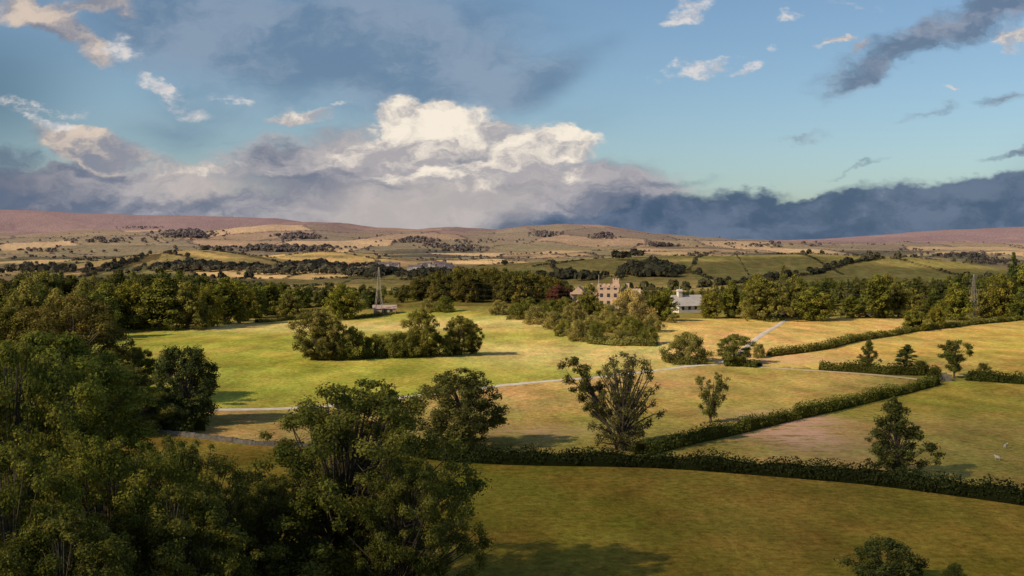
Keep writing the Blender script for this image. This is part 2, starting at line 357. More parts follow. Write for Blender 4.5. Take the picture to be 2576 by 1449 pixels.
hedge('hedge',[(2420,955),(2500,960),(2576,966),(2800,978)],1.8,2.6,(.04,.05,.015),80,.36,5)
hedge('hedge',[(1480,862),(1560,868),(1660,868)],2.0,6,(.12,.12,.04),120,.45,6)
hedge('hedge',[(1810,920),(1870,920),(1920,925)],1.6,3,(.06,.07,.02),80,.4,7)
hedge('hedge',[(1670,905),(1720,918),(1780,916)],1.6,3,(.09,.09,.03),80,.4,8)
hedge('hedge',[(2340,965),(2358,950),(2350,940)],2.0,2.4,(.06,.065,.018),80,.36,9)
hedge('hedge',[(300,1000),(380,1080),(520,1090)],2.5,5,(.07,.08,.022),80,.36,10)
hedge('hedge',[(640,812),(760,802),(900,802),(1000,788)],1.2,2.5,(.14,.13,.04),60,.4,12)
def wall(name,pts,h=.7,w=.55,seed=3):
    r=rs(seed);P=np.array([g(*p)[:2] for p in pts]);cum=np.r_[0,np.cumsum(np.linalg.norm(np.diff(P,axis=0),axis=1))]
    G=Geo();s=0
    while s<cum[-1]:
        l=r.uniform(.5,1.1)
        x,y=np.interp(s,cum,P[:,0]),np.interp(s,cum,P[:,1]);x2,y2=np.interp(s+l*1.05,cum,P[:,0]),np.interp(s+l*1.05,cum,P[:,1])
        z=float(hgt(x,y));hh=h*r.uniform(.85,1.15);d=np.array([y2-y,-(x2-x)]);d=d/(np.linalg.norm(d)+1e-9)*w/2*r.uniform(.9,1.1)
        B=[(x-d[0],y-d[1]),(x2-d[0],y2-d[1]),(x2+d[0],y2+d[1]),(x+d[0],y+d[1])]
        V=[(a,b,z-.2) for a,b in B]+[(a+(((x+x2)/2)-a)*.1,b+(((y+y2)/2)-b)*.1,z+hh) for a,b in B]
        G.add(V,[(4,5,6,7),(0,1,5,4),(1,2,6,5),(2,3,7,6),(3,0,4,7)],0);s+=l
    G.obj(name,[WALLM])
wall('dry_stone_wall',[(380,1088),(520,1105),(640,1120),(800,1128),(1030,1145)])
wall('dry_stone_wall',[(2362,958),(2395,958)],1.6,.8)
def ribbon(name,pts,w,m,lift=.12,seed=0):
    P=np.array([g(*p)[:2] for p in pts]);cum=np.r_[0,np.cumsum(np.linalg.norm(np.diff(P,axis=0),axis=1))]
    n=int(cum[-1]/2)+2;s=np.linspace(0,cum[-1],n);c=np.c_[np.interp(s,cum,P[:,0]),np.interp(s,cum,P[:,1])]
    for _ in range(8): c[1:-1]=(c[:-2]+c[1:-1]*2+c[2:])/4
    t=np.gradient(c,axis=0);t/=np.linalg.norm(t,axis=1)[:,None];nn=np.c_[-t[:,1],t[:,0]]
    rows=[]
    for k,o in enumerate((-.5,-.2,.2,.5)):
        xy=c+nn*(o*w*(.75+.5*vnoise(s/3,s*0+k,seed+k)))[:,None];rows.append(np.c_[xy,hgt(xy[:,0],xy[:,1])+lift-(.1 if k in(0,3) else 0)])
    V=np.concatenate(rows);Q=[(j*n+i,j*n+i+1,(j+1)*n+i+1,(j+1)*n+i) for j in range(3) for i in range(n-1)]
    mk(name,V,Q,[m],smooth=True)
ribbon('gravel_path',[(380,1034),(500,1031),(700,1029),(850,1020),(1000,1001),(1060,995),(1250,971),(1400,957),(1520,948),(1640,932),(1740,920),(1810,915)],2.4,GRAVEL)
ribbon('gravel_path',[(1810,915),(1858,892),(1884,868),(1920,840),(1975,805)],1.9,GRAVEL,.14)
ribbon('farm_track',[(1810,915),(1900,922),(2050,932),(2200,942),(2300,952),(2370,962)],1.6,DIRT,.1)
ribbon('farm_track',[(640,800),(760,795),(900,797),(980,792)],3,DIRT,.1)
# ---------------------------------------------------------------- ground
s=15*(14500/15)**(np.linspace(0,1,900));
uc=np.concatenate([-np.geomspace(.58,3,60)[::-1][:-1],np.linspace(-.58,.58,860),np.geomspace(.58,3,60)[1:]])
SS,UU=np.meshgrid(s,uc,indexing='ij');Y=SS-60;X=UU*(SS)
Z=hgt(X,Y)
def inpoly(x,y,poly):
    P=np.array([g(*p)[:2] for p in poly]);ins=np.zeros(x.shape,bool);j=len(P)-1
    for i in range(len(P)):
        c=((P[i,1]>y)!=(P[j,1]>y))&(x<(P[j,0]-P[i,0])*(y-P[i,1])/(P[j,1]-P[i,1]+1e-9)+P[i,0]);ins^=c;j=i
    return ins
Cc=np.empty(X.shape+(3,));Cc[:]=(.22,.20,.05)
n1=fbm(X/30,Y/30,31);n2=fbm(X/9,Y/14,33)
def setp(poly,c,c2=None):
    m=inpoly(X,Y,poly)
    k=np.clip((n1[m]-.3)*2.2,0,1)[:,None]; Cc[m]=np.array(c)*(1-k)+np.array(c2 or c)*k
near=Y<700
setp([(-700,1449),(-700,1090),(380,1090),(1030,1140)]+hA[1:]+[(3100,1449)],(.215,.185,.024),(.31,.215,.042))
setp([(500,1031),(1000,1001),(1250,971),(1520,948),(1640,932),(1810,915),(2050,932),(2370,962),(2200,1005),(2050,1042),(1850,1090),(1600,1150),(1600,1172),(1030,1145),(380,1088)],(.33,.285,.065),(.44,.31,.11))
setp(hA[3:]+[(3100,980),(2576,962),(2380,960),(2200,1005),(2050,1042),(1850,1090),(1600,1150)],(.29,.27,.045),(.37,.29,.075))
setp([(-300,1034),(-300,830),(300,832),(640,812),(760,800),(1000,785),(1150,778),(1250,790),(1380,830),(1480,864),(1660,870),(1800,912),(1640,932),(1250,971),(1000,1001),(700,1029)],(.28,.30,.045),(.38,.37,.07))
setp([(1660,868),(1640,800),(2330,800),(2290,835),(2080,878),(1925,898),(1810,915)],(.52,.38,.10),(.60,.44,.15))
setp([(1925,900),(2080,878),(2290,835),(2576,803),(3000,780),(3100,978),(2576,964),(2340,942),(2050,928),(1810,915)],(.47,.37,.08),(.54,.40,.12))
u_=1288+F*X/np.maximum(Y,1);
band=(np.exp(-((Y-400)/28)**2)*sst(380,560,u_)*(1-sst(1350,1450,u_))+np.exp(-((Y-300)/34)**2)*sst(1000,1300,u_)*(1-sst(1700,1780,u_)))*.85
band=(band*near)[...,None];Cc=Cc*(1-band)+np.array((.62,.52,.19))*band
Cc*= (0.82+.36*n2)[...,None]
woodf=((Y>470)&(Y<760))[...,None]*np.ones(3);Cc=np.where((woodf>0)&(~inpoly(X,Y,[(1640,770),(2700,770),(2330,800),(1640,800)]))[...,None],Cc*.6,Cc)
fm=Y>760
xf,yf=X[fm],Y[fm]
def voro(x,y,cs,seed,st=1.9):
    wx=x+(fbm(x/200,y/200,seed)-.5)*60;wy=y+(fbm(x/200,y/200,seed+3)-.5)*60
    gx=wx/cs;gy=wy/(cs*st);ix=np.floor(gx).astype(int);iy=np.floor(gy).astype(int)
    T=rs(seed).rand(128,128,3);d1=np.full(x.shape,9.);d2=np.full(x.shape,9.);idc=np.zeros(x.shape)
    for a in(-1,0,1):
        for b in(-1,0,1):
            t=T[(ix+a)%128,(iy+b)%128];d=np.hypot(ix+a+t[...,0]-gx,iy+b+t[...,1]-gy)
            c=d<d1;d2=np.where(c,d1,np.minimum(d2,d));idc=np.where(c,t[...,2],idc);d1=np.where(c,d,d1)
    return idc,(d2-d1)*cs
i1,e1=voro(xf,yf,190,51);i2,e2=voro(xf,yf,380,57)
w=yf>3500;idc=np.where(w,i2,i1);ed=np.where(w,e2,e1)
pal=np.array([(.20,.19,.065),(.27,.23,.08),(.44,.34,.14),(.16,.15,.06),(.56,.42,.18),(.22,.20,.075),(.35,.26,.11),(.19,.18,.07)])
cf=pal[(idc*7.999).astype(int)]
hill=np.clip(np.exp(-((yf-1520)/300)**2)*1.5,0,1)*(xf>-170)*(xf<640)
cg=np.array((.23,.21,.065))+np.array((.10,.06,.02))*((idc*3)%1)[:,None];cf=cf*(1-hill[:,None])+cg*hill[:,None]
for (hx,hy,rx_,ry_) in((-560,1900,210,200),(-380,2250,170,190)):
    q=np.clip((1-np.hypot((xf-hx)/rx_,(yf-hy)/ry_))*8,0,1)[:,None];cf=cf*(1-q)+np.array((.54,.41,.13))*q
cf*=(.75+.5*fbm(xf/60,yf/60,71))[:,None]
hedgeline=(ed<np.clip(yf*.003,5,18))
cf=np.where(hedgeline[:,None],cf*.4,cf)
moor=sst(5200,7000,yf+(fbm(xf/300,yf/300,77)-.5)*2800)[:,None]*.75
mc=np.array((.20,.12,.10))*(.3+1.4*fbm(xf/350,yf/700,78))[:,None];cf=cf*(1-moor)+mc*moor
hz=(.76*(1-np.exp(-np.maximum(yf-1200,0)/4600)))[:,None];cf=cf*(1-hz)+np.array((.26,.20,.215))*hz  # aerial haze painted into far ground colour, stronger with distance
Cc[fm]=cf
bare=np.zeros(X.shape)
for (a,b,sx,sy,k) in [(1985,1082,8,18,1.3),(2040,1055,5,9,1.1),(1960,905,14,10,.75),(1880,1090,5,6,.9),(1350,1085,9,7,.5)]:
    q=g(a,b);bare=np.maximum(bare,k*np.exp(-((X-q[0])/sx)**2-((Y-q[1])/sy)**2))
m,nt,o=mat('field_grass');b=nd(nt,'ShaderNodeBsdfPrincipled');b.inputs['Roughness'].default_value=1;b.inputs['Specular IOR Level'].default_value=0
a=nd(nt,'ShaderNodeAttribute',attribute_name='col');ba=nd(nt,'ShaderNodeAttribute',attribute_name='bare')
tc=nd(nt,'ShaderNodeTexCoord')
def noise(sc,det=5,rough=.6,scale3=(1,1,1)):
    mp=nd(nt,'ShaderNodeMapping');mp.inputs['Scale'].default_value=scale3;nt.links.new(tc.outputs['Object'],mp.inputs[0])
    n=nd(nt,'ShaderNodeTexNoise');n.inputs['Scale'].default_value=sc;n.inputs['Detail'].default_value=det;n.inputs['Roughness'].default_value=rough
    nt.links.new(mp.outputs[0],n.inputs['Vector']);return n.outputs[0]
def mr(x,a0,a1,b0,b1):
    n=nd(nt,'ShaderNodeMapRange');nt.links.new(x,n.inputs[0])
    for i,v in enumerate((a0,a1,b0,b1)): n.inputs[i+1].default_value=v
    return n.outputs[0]
def mth(op,x,y):
    n=nd(nt,'ShaderNodeMath',operation=op)
    for i,v in enumerate((x,y)):
        if isinstance(v,(int,float)): n.inputs[i].default_value=v
        else: nt.links.new(v,n.inputs[i])
    return n.outputs[0]
fine=mr(noise(.9,6,.8),.3,.7,.45,1.55);med=mr(noise(.10,5,.65,(1,.5,1)),.3,.7,.66,1.34)
vv=mth('MULTIPLY',fine,med)
sc=nd(nt,'ShaderNodeVectorMath',operation='SCALE');nt.links.new(a.outputs['Color'],sc.inputs[0]);nt.links.new(vv,sc.inputs['Scale'])
dry=mr(noise(.07,6,.78,(1,.6,1)),.44,.6,0,.9)
mx=nd(nt,'ShaderNodeMix',data_type='RGBA',blend_type='MULTIPLY');nt.links.new(dry,mx.inputs[0]);nt.links.new(sc.outputs[0],mx.inputs[6]);mx.inputs[7].default_value=(1.32,1.0,1.2,1)
bn=mr(noise(.4,6,.75,(.5,1,1)),.38,.54,0,1)
bf=mth('MINIMUM',mth('MULTIPLY',bn,ba.outputs['Fac']),1.)
mx2=nd(nt,'ShaderNodeMix',data_type='RGBA');nt.links.new(bf,mx2.inputs[0]);nt.links.new(mx.outputs[2],mx2.inputs[6]);mx2.inputs[7].default_value=(.72,.42,.28,1)
nt.links.new(mx2.outputs[2],b.inputs['Base Color'])
bp=nd(nt,'ShaderNodeBump');bp.inputs['Strength'].default_value=.6;bp.inputs['Distance'].default_value=.35;nt.links.new(noise(1.3,4,.7),bp.inputs['Height']);nt.links.new(bp.outputs[0],b.inputs['Normal'])
nt.links.new(b.outputs[0],o.inputs[0]);GRASS=m
nr,ncol=X.shape;ii=np.arange(nr-1)[:,None]*ncol+np.arange(ncol-1)[None]
Q=np.stack([ii,ii+1,ii+ncol+1,ii+ncol],-1).reshape(-1,4)
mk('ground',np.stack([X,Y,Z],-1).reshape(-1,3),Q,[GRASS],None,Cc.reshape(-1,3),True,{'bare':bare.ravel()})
# ---------------------------------------------------------------- distant trees and hedgerows
def far_trees(name,pts,seed,nq=None):
    r=rs(seed);G=Geo();A=np.array(pts)
    for (x,y,z,h,R) in A:
        n=nq or (34 if h>6 else 9);d=r.randn(n,3);d/=np.linalg.norm(d,axis=1)[:,None];d[:,2]=np.abs(d[:,2])*1.0-.1*r.rand(n)
        P=np.array([x,y,z+h*.4])+d*np.array([R*.8,R*.8,h*.5])*r.uniform(.6,1.15,(n,1))
        hz=1-math.exp(-max(y-900,0)/2600);c=np.array((.085,.082,.038))*(1-hz)+np.array((.195,.155,.17))*hz  # aerial haze put into the leaf colour by distance
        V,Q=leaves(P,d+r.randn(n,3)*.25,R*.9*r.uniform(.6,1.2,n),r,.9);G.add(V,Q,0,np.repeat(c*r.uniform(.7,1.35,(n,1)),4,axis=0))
    o=G.obj(name,[LEAF]);o.color=(1,1,1,1)
r=rs(5);pts=[];N=420000
cx=r.uniform(-.6,.6,N);cy=800*(5600/800)**r.rand(N);cx=cx*cy
_,ea=voro(cx,cy,190,51);_,eb=voro(cx,cy,380,57);ee=np.where(cy>3500,eb,ea)
k=np.where((ee<np.clip(cy*.001,1.5,4))&(vnoise(cx/90,cy/90,4)>.36))[0][:11000]
ch=hgt(cx[k],cy[k])
for j,i in enumerate(k):
    big=r.rand()<.09;h=r.uniform(6,10) if big else r.uniform(1.6,3.2)
    pts.append((cx[i],cy[i],ch[j],h,h*(.55 if big else 1.3)))
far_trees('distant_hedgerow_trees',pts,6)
pts=[]
def patch(px0,px1,py0,py1,n,h=11):
    for _ in range(n):
        t=np.clip(.5+r.randn()*.26,0,1);q=g(px0+(px1-px0)*t,r.uniform(py0,py1));hh=h*r.uniform(.5,1.2)*(1-.5*abs(2*t-1));pts.append((*q,hh,hh*.8))
for a in [(300,680,668,684,140),(600,960,672,692,150,13),(700,900,664,676,80),(860,1010,678,696,90,12),(1000,1180,688,700,60,11),(1300,1560,696,706,50),(1560,1715,676,698,120,14),
          (440,940,622,634,190,15),(0,200,628,634,40),(380,570,582,600,170,18),(680,820,592,602,80,18),(1040,1200,616,626,60,12),(1600,1720,616,621,50,12),
          (1000,1100,600,606,50,14),(1480,1560,590,602,60,16),(280,420,571,576,40,14),(1080,1240,622,634,50,12),(2420,2560,655,665,60,12),(2300,2576,640,650,50,12),(900,1300,606,612,60,12),(1700,2200,612,622,60,12),(100,420,600,612,60,13),
          (920,960,690,700,20),(-200,340,674,690,90,12),(1330,1410,584,596,80,13)]: patch(*a)
for px,py,h in [(1552,655,16),(1566,655,14),(1594,648,15),(1608,648,12),(1385,640,11),(1260,645,9),(75,672,14),(135,675,14),(308,662,11),(65,640,12),(178,638,12),(262,635,12),(230,636,10),(290,634,12),(1270,668,9),(625,706,14)]:
    q=g(px,py)
    for e in range(3): pts.append((q[0]+r.randn()*h*.15,q[1]+r.randn()*2,q[2],h*r.uniform(.8,1),h*.42))
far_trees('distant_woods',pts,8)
def lane(px0,py0,px1,py1,n=60):
    q0=g(px0,py0);q1=g(px1,py1);L=[]
    for i in range(n):
        t=i/(n-1);x,y=q0[0]+(q1[0]-q0[0])*t,q0[1]+(q1[1]-q0[1])*t+3*math.sin(t*9);h=r.uniform(1.5,3.4);L.append((x,y,float(hgt(x,y)),h,h*.8))
    return L
H=lane(1760,640,1885,695,90)+lane(2000,640,2120,692,90)+lane(1232,648,1270,668,40)+lane(1700,642,1100,655,160)+lane(2290,645,2340,672,50)+lane(1340,672,1470,655,50)+lane(405,632,420,655,40)
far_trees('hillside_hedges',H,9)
# ---------------------------------------------------------------- village
HW=simple('render_wall',(.5,.45,.42),(.62,.57,.52),.1);HR=simple('house_roof',(.2,.15,.15),(.28,.21,.20),.2)
for i in range(34):
    px=r.uniform(905,1145);py=r.uniform(670,686);q=g(px,py);Lx,Ly,hh=r.uniform(9,15),7,r.uniform(5,6.5)
    G=Geo();G.box((-Lx/2,-Ly/2,-1.5),(Lx/2,Ly/2,hh),0);G.gable(-Lx/2-.4,Lx/2+.4,-Ly/2-.4,Ly/2+.4,hh+.01,hh+3,1);G.box((Lx/2-1.4,-.4,hh+1.5),(Lx/2-.6,.4,hh+4),0)
    for k in (-.3,0,.3):
        for zz in (1,3.6): G.box((k*Lx-.5,-Ly/2-.04,zz),(k*Lx+.5,-Ly/2+.02,zz+1.2),2)
    o=G.obj('village_house',[HW,HR,GLASS]);o.location=q;o.rotation_euler=(0,0,r.uniform(-.7,.7))
# ---------------------------------------------------------------- castle
def parent(name,loc,rot,parts):
    e=bpy.data.objects.new(name,None);scene.collection.objects.link(e);e.location=loc;e.rotation_euler=(0,0,rot)
    for o in parts: o.parent=e
D=480
def X_(px,d): return (px-1288)/F*d
def T_(py,d): return EYE-(py-610)/F*d
cz=float(hgt(X_(1532,D),D));tw=Geo();H0=T_(716,D)-cz
tw.box((-4.6,-4,-1),(4.6,5,H0-1.2))
tw.box((-4.8,-4.2,H0-1.2),(4.8,5.2,H0-.9))
for x in np.arange(-4.8,4.5,1.9):
    for y in(-4.2,4.7): tw.box((x,y,H0-.9),(x+1.1,y+.5,H0+.2))
for y in (-2.3,-.4,1.5,3.2):
    for x in(-4.8,4.3): tw.box((x,y,H0-.9),(x+.5,y+1.1,H0+.2))
tw.box((1.6,0,H0-.9),(4.4,3,H0+2.0))
for x in(1.6,2.7,3.8): tw.box((x,0,H0+2),(x+.6,.6,H0+2.7))
tower=tw.obj('tower',[STONE])
wn=Geo()
for x in(-3,0,3):
    for z in(2,5.2,8.4): wn.box((x-.65,-4.06,z),(x+.65,-3.96,z+1.6))
for y in(-1.5,2):
    for z in(2,5.2,8.4): wn.box((-4.66,y-.6,z),(-4.56,y+.6,z+1.6))
win=wn.obj('windows',[GLASS])
wg=Geo();wg.box((-17,-1,-1),(-4.7,7,6.2));wg.box((4.7,0,-1),(14,8,6));
for x in np.arange(4.8,13.5,1.6): wg.box((x,0,6),(x+.9,.5,6.8))
for x in np.arange(-16.9,-5,1.6): wg.box((x,-1,6.2),(x+.9,-.5,7))
wing=wg.obj('wings',[STONE]);
rf=Geo();rf.gable(-17,-9.5,-2.5,7,6.25,9.6,0,ax='y');rf.gable(5,13.6,.8,7.8,6.05,8.6,0);groof=rf.obj('gables_and_roof',[STONE])
ww=Geo()
for x in(-15,-12,-9,-6.5,6.5,9.5,12): ww.box((x-.6,-1.05 if x<0 else -.05,3),(x+.6,-.97 if x<0 else .03,4.8))
wd=ww.obj('wing_windows',[GLASS])
ch=Geo()
for x in(-8,8): ch.box((x-.7,3,7),(x+.7,4.4,11))
chm=ch.obj('chimneys',[STONE])
fp=Geo();fp.tube([(-4.2,-3.5,H0-1),(-4.2,-3.5,H0+4.5)],[.12,.07],6);pole=fp.obj('flagpole',[WHITE])
parent('castle',(X_(1532,D),D,cz),-.15,[tower,win,wing,groof,wd,chm,pole])
D=465;cz=float(hgt(X_(1725,D),D));G=Geo();zr=T_(768,D)-cz;zt=T_(742,D)-cz
G.box((-6,-5,-1),(7,6,zr));w_=G.obj('walls',[WHITE])
G=Geo();G.gable(-6.5,7.5,-5.5,6.5,zr+.01,zt,0);R_=G.obj('roof',[simple('pale_roof',(.36,.32,.31),(.45,.41,.39),.5)])
G=Geo();G.box((-3.9,-.9,zt-1.5),(-2.1,.9,zt+1.6));G.gable(-4.2,-1.8,-1.2,1.2,zt+1.6,zt+2.5,0);G.tube([(-3,0,zt+2.3),(-3,0,zt+4)],[.12,.04],5);C_=G.obj('cupola',[WHITE])
G=Geo()
for x in(-4,-1,2,5): G.box((x-.6,-5.05,1.2),(x+.6,-4.95,3))
W_=G.obj('windows',[GLASS]);parent('stable_block',(X_(1725,D),D,cz),.35,[w_,R_,C_,W_])
D=452;cz=float(hgt(X_(968,D),D));G=Geo();G.box((-4.5,-3,-1),(4.5,3,2.0));w_=G.obj('walls',[STONE])
G=Geo();G.gable(-5,5,-3.4,3.4,2.01,3.4);R_=G.obj('roof',[simple('pink_tile',(.36,.26,.23),(.44,.33,.29),.6)])
G=Geo();G.box((-1,-3.05,0),(1,-2.95,1.8),0);G.box((2,-3.05,.7),(3.2,-2.95,1.6),0);W_=G.obj('door_and_window',[GLASS]);parent('barn',(X_(968,D),D,cz+.3),.1,[w_,R_,W_])
# ---------------------------------------------------------------- pylons and lines
def pylon(px,py,top,rot):
    q=g(px,py);H=T_(top,q[1])-q[2];G=Geo();wd=lambda z:np.interp(z/H,[0,.45,.62,1],[1.7,.85,.6,.12])
    zs=list(np.linspace(0,H*.62,6))+list(np.linspace(H*.62,H,5))[1:]
    c=[(-1,-1),(1,-1),(1,1),(-1,1)];t=.065
    for z0,z1 in zip(zs[:-1],zs[1:]):
        a,b=wd(z0),wd(z1)
        for i in range(4):
            p=c[i];n=c[(i+1)%4]
            G.tube([(p[0]*a,p[1]*a,z0),(p[0]*b,p[1]*b,z1)],[t*1.5,t*1.5],4)
            G.tube([(p[0]*a,p[1]*a,z0),(n[0]*b,n[1]*b,z1)],[t*.6,t*.6],3);G.tube([(n[0]*a,n[1]*a,z0),(p[0]*b,p[1]*b,z1)],[t*.6,t*.6],3)
    arms=[]
    for f,l in((.62,2.6),(.75,3.0),(.88,2.3)):
        z=H*f;w=wd(z)
        for s in(-1,1):
            G.tube([(s*w,-w,z),(s*l,0,z)],[t,t*.6],3);G.tube([(s*w,w,z),(s*l,0,z)],[t,t*.6],3);G.tube([(s*w*.8,0,z+.9),(s*l,0,z)],[t,t*.6],3)
            G.tube([(s*l,0,z),(s*l,0,z-.9)],[.07,.07],4);arms.append((s*l,0,z-.9))
    o=G.obj('electricity_pylon',[STEEL]);o.location=q;o.rotation_euler=(0,0,rot)
    return [np.array([a[0]*math.cos(rot)-a[1]*math.sin(rot)+q[0],a[0]*math.sin(rot)+a[1]*math.cos(rot)+q[1],a[2]+q[2]]) for a in arms]
A1=pylon(953,794,672,.35);A2=pylon(2450,803,690,.5)
G=Geo()
for a,b in zip(A1,A2):
    for e0,e1 in((a,b),(b,b+(b-a)*.8)):
        t=np.linspace(0,1,24)[:,None];P=e0*(1-t)+e1*t;P[:,2]-=(4*t*(1-t)*5)[:,0];G.tube(P,np.full(24,.014),3)
G.obj('power_lines',[STEEL])
# ---------------------------------------------------------------- parked cars
def car(px,py,c,rot):
    q=g(px,py);me=Geo()
    prof=[(-2.1,.35),(-2.15,.75),(-1.95,.95),(-1.2,1.0),(-.65,1.42),(.75,1.45),(1.5,1.0),(2.05,.9),(2.15,.6),(2.1,.35)]
    n=len(prof);V=[(x,-.85,z) for x,z in prof]+[(x,.85,z) for x,z in prof]
    for k in(4,5): V[k]=(V[k][0],-.65,V[k][2]);V[n+k]=(V[n+k][0],.65,V[n+k][2])
    me.add(V,[(i,(i+1)%n,n+(i+1)%n,n+i) for i in range(n)],0,c)
    for o in(0,n): me.add([V[o+i] for i in range(n)],[(0,1,2,9),(2,3,7,9),(3,4,5,6),(2,7,8,9)],0,c)
    for s in(-1,1): me.add([(-1.05,s*.83,1.02),(1.3,s*.83,1.02),(.7,s*.69,1.38),(-.6,s*.69,1.38)],[(0,1,2,3)],1,(1,1,1))
    for x in(-1.35,1.35):
        for s in(-.88,.68):
            me.tube([(x,s,.33),(x,s+.2,.33)],[.33,.33],12,2);th=np.arange(12)*math.pi/6
            for yy in(s,s+.2): me.add([(x+.33*math.cos(t),yy,.33+.33*math.sin(t)) for t in th],[(0,1,2,3),(0,3,4,5),(0,5,6,7),(0,7,8,9),(0,9,10,11)],2)
    o=me.obj('parked_car',[PAINT,GLASS,BLACKW]);o.location=q;o.rotation_euler=(0,0,rot)
for a in [(1978,797,(.35,.05,.04),.1),(2170,797,(.4,.12,.1),0),(2192,797,(.4,.4,.4),.1)]: car(*a)
# ---------------------------------------------------------------- sheep
def sheep(px,py,rot,k=1.0):
    q=g(px,py)
    J=[((.0,0,.62),.21),((.3,0,.63),.22),((-.28,0,.64),.22),((.48,0,.74),.13),((.6,0,.88),.10),((.76,0,.80),.055),((-.45,0,.62),.08)]
    E=[(0,1),(0,2),(1,3),(3,4),(4,5),(2,6)]
    for (x,par) in((.3,1),(-.3,2)):
        for s in(-.12,.12):
            b=len(J);J+=[((x,s,.42),.085),((x+(.02 if x>0 else -.06),s,.24),.04),((x,s,.02),.035)];E+=[(par,b),(b,b+1),(b+1,b+2)]
    for s in(-1,1):
        J.append(((.58,s*.13,.9),.025));E.append((4,len(J)-1))
    me=bpy.data.meshes.new('sheep');me.from_pydata([Vector(j[0])*k for j in J],E,[]);me.materials.append(WOOL);me.materials.append(BLACKW)
    o=bpy.data.objects.new('sheep',me);scene.collection.objects.link(o);o.location=q;o.rotation_euler=(0,0,rot)
    mo=o.modifiers.new('skin','SKIN');sv=me.skin_vertices[0].data
    for i,j in enumerate(J): sv[i].radius=(j[1]*k,j[1]*k);sv[i].use_root=(i==0)
    o.modifiers.new('sub','SUBSURF').levels=1;o.modifiers['sub'].render_levels=2
sheep(2530,1128,.6,.85);sheep(2510,1158,2.2,.8)
# ---------------------------------------------------------------- sun, unseen overhead sheet that shades the ground
SX,SY=-.86,-.51;EL=math.radians(33);az=Vector((SX,SY,0)).normalized()*math.cos(EL);sd=Vector((az.x,az.y,math.sin(EL)))
L=bpy.data.lights.new('sun','SUN');L.energy=5;L.angle=math.radians(.5);L.color=(1,.84,.57);so=bpy.data.objects.new('sun',L);scene.collection.objects.link(so)
so.rotation_euler=sd.to_track_quat('Z','Y').to_euler()
ALT=900;off=np.array([sd.x,sd.y])/sd.z*ALT
ng=400
gx=np.linspace(-1500,2600,ng);gy=np.linspace(-250,4000,ng);GX,GY=np.meshgrid(gx,gy,indexing='ij')
U=GX/np.maximum(GY,20);nn=fbm(GX/90,GY/60,91,5)-.5
Yn=GY+nn*100
d=.66*(1-sst(145,240,Yn))
d=np.maximum(d,.28*(1-sst(-.38,-.27,U+nn*.1))*(1-sst(330,470,Yn)))
d=np.where((U<-.12)&(GY<125),d*.75,d)
d=np.maximum(d,.3*(1-sst(-.3,-.18,U+nn*.2))*(1-sst(270,330,Yn)))
d=np.maximum(d,.38*sst(.24,.36,U+nn*.2)*(1-sst(275,310,Yn)))
d=np.maximum(d,.3*sst(.2,.3,U)*sst(520,600,Yn)*(1-sst(800,1000,Yn)))
d=np.maximum(d,.2*(1-sst(-.35,-.2,U+nn*.2))*sst(430,520,Yn)*(1-sst(900,1300,Yn)))
d=np.maximum(d,.65*sst(.44,.58,fbm(GX/300,GY/160,95,4))*sst(1050,1250,Yn))
e=np.minimum(sst(-1500,-1300,GX)*(1-sst(2400,2600,GX)),1-sst(3600,4000,GY))*sst(-250,-180,GY);d=d*e
m,nt,o=mat('ground_shade_sheet_mat');at_=nd(nt,'ShaderNodeAttribute',attribute_name='dens');tr=nd(nt,'ShaderNodeBsdfTransparent');tl=nd(nt,'ShaderNodeBsdfDiffuse');tl.inputs[0].default_value=(.7,.7,.72,1)
ms=nd(nt,'ShaderNodeMixShader');nt.links.new(at_.outputs['Fac'],ms.inputs[0]);nt.links.new(tr.outputs[0],ms.inputs[1]);nt.links.new(tl.outputs[0],ms.inputs[2]);nt.links.new(ms.outputs[0],o.inputs[0])
ii=np.arange(ng-1)[:,None]*ng+np.arange(ng-1)[None];Q=np.stack([ii,ii+1,ii+ng+1,ii+ng],-1).reshape(-1,4)
mk('ground_shade_sheet',np.stack([GX+off[0],GY+off[1],np.full(GX.shape,ALT)+20*nn],-1).reshape(-1,3),Q,[m],smooth=True,extra={'dens':d.ravel()})  # unseen sheet added for its shadow, density drawn from the wanted ground shade
# ---------------------------------------------------------------- world sky
wd=bpy.data.worlds.new("World");scene.world=wd;wd.use_nodes=True;nt=wd.node_tree;nt.nodes.clear()
wd.cycles.sampling_method='NONE'
out=nd(nt,'ShaderNodeOutputWorld');bg=nd(nt,'ShaderNodeBackground');STR=.1;bg.inputs[1].default_value=STR;nt.links.new(bg.outputs[0],out.inputs[0])
sky=nd(nt,'ShaderNodeTexSky',sky_type='NISHITA');sky.sun_disc=False;sky.sun_elevation=EL;sky.sun_rotation=math.atan2(sd.x,sd.y);sky.air_density=1;sky.dust_density=1.0
tc=nd(nt,'ShaderNodeTexCoord');sp=nd(nt,'ShaderNodeSeparateXYZ');nt.links.new(tc.outputs['Generated'],sp.inputs[0])
ya=mth('MAXIMUM',mth('ABSOLUTE',sp.outputs[1],0),.08);u=mth('DIVIDE',sp.outputs[0],ya);v=mth('DIVIDE',sp.outputs[2],ya)
def comb(x,y,z=0.):
    c=nd(nt,'ShaderNodeCombineXYZ')
    for i,q in enumerate((x,y,z)):
        if isinstance(q,(int,float)): c.inputs[i].default_value=q
        else: nt.links.new(q,c.inputs[i])
    return c.outputs[0]
P0=comb(u,v)
def vm(op,a,b=None,s=None):
    n=nd(nt,'ShaderNodeVectorMath',operation=op);nt.links.new(a,n.inputs[0])
    if b is not None:
        if isinstance(b,tuple): n.inputs[1].default_value=b
        else: nt.links.new(b,n.inputs[1])
    if s is not None: n.inputs['Scale'].default_value=s
    return n.outputs[0]
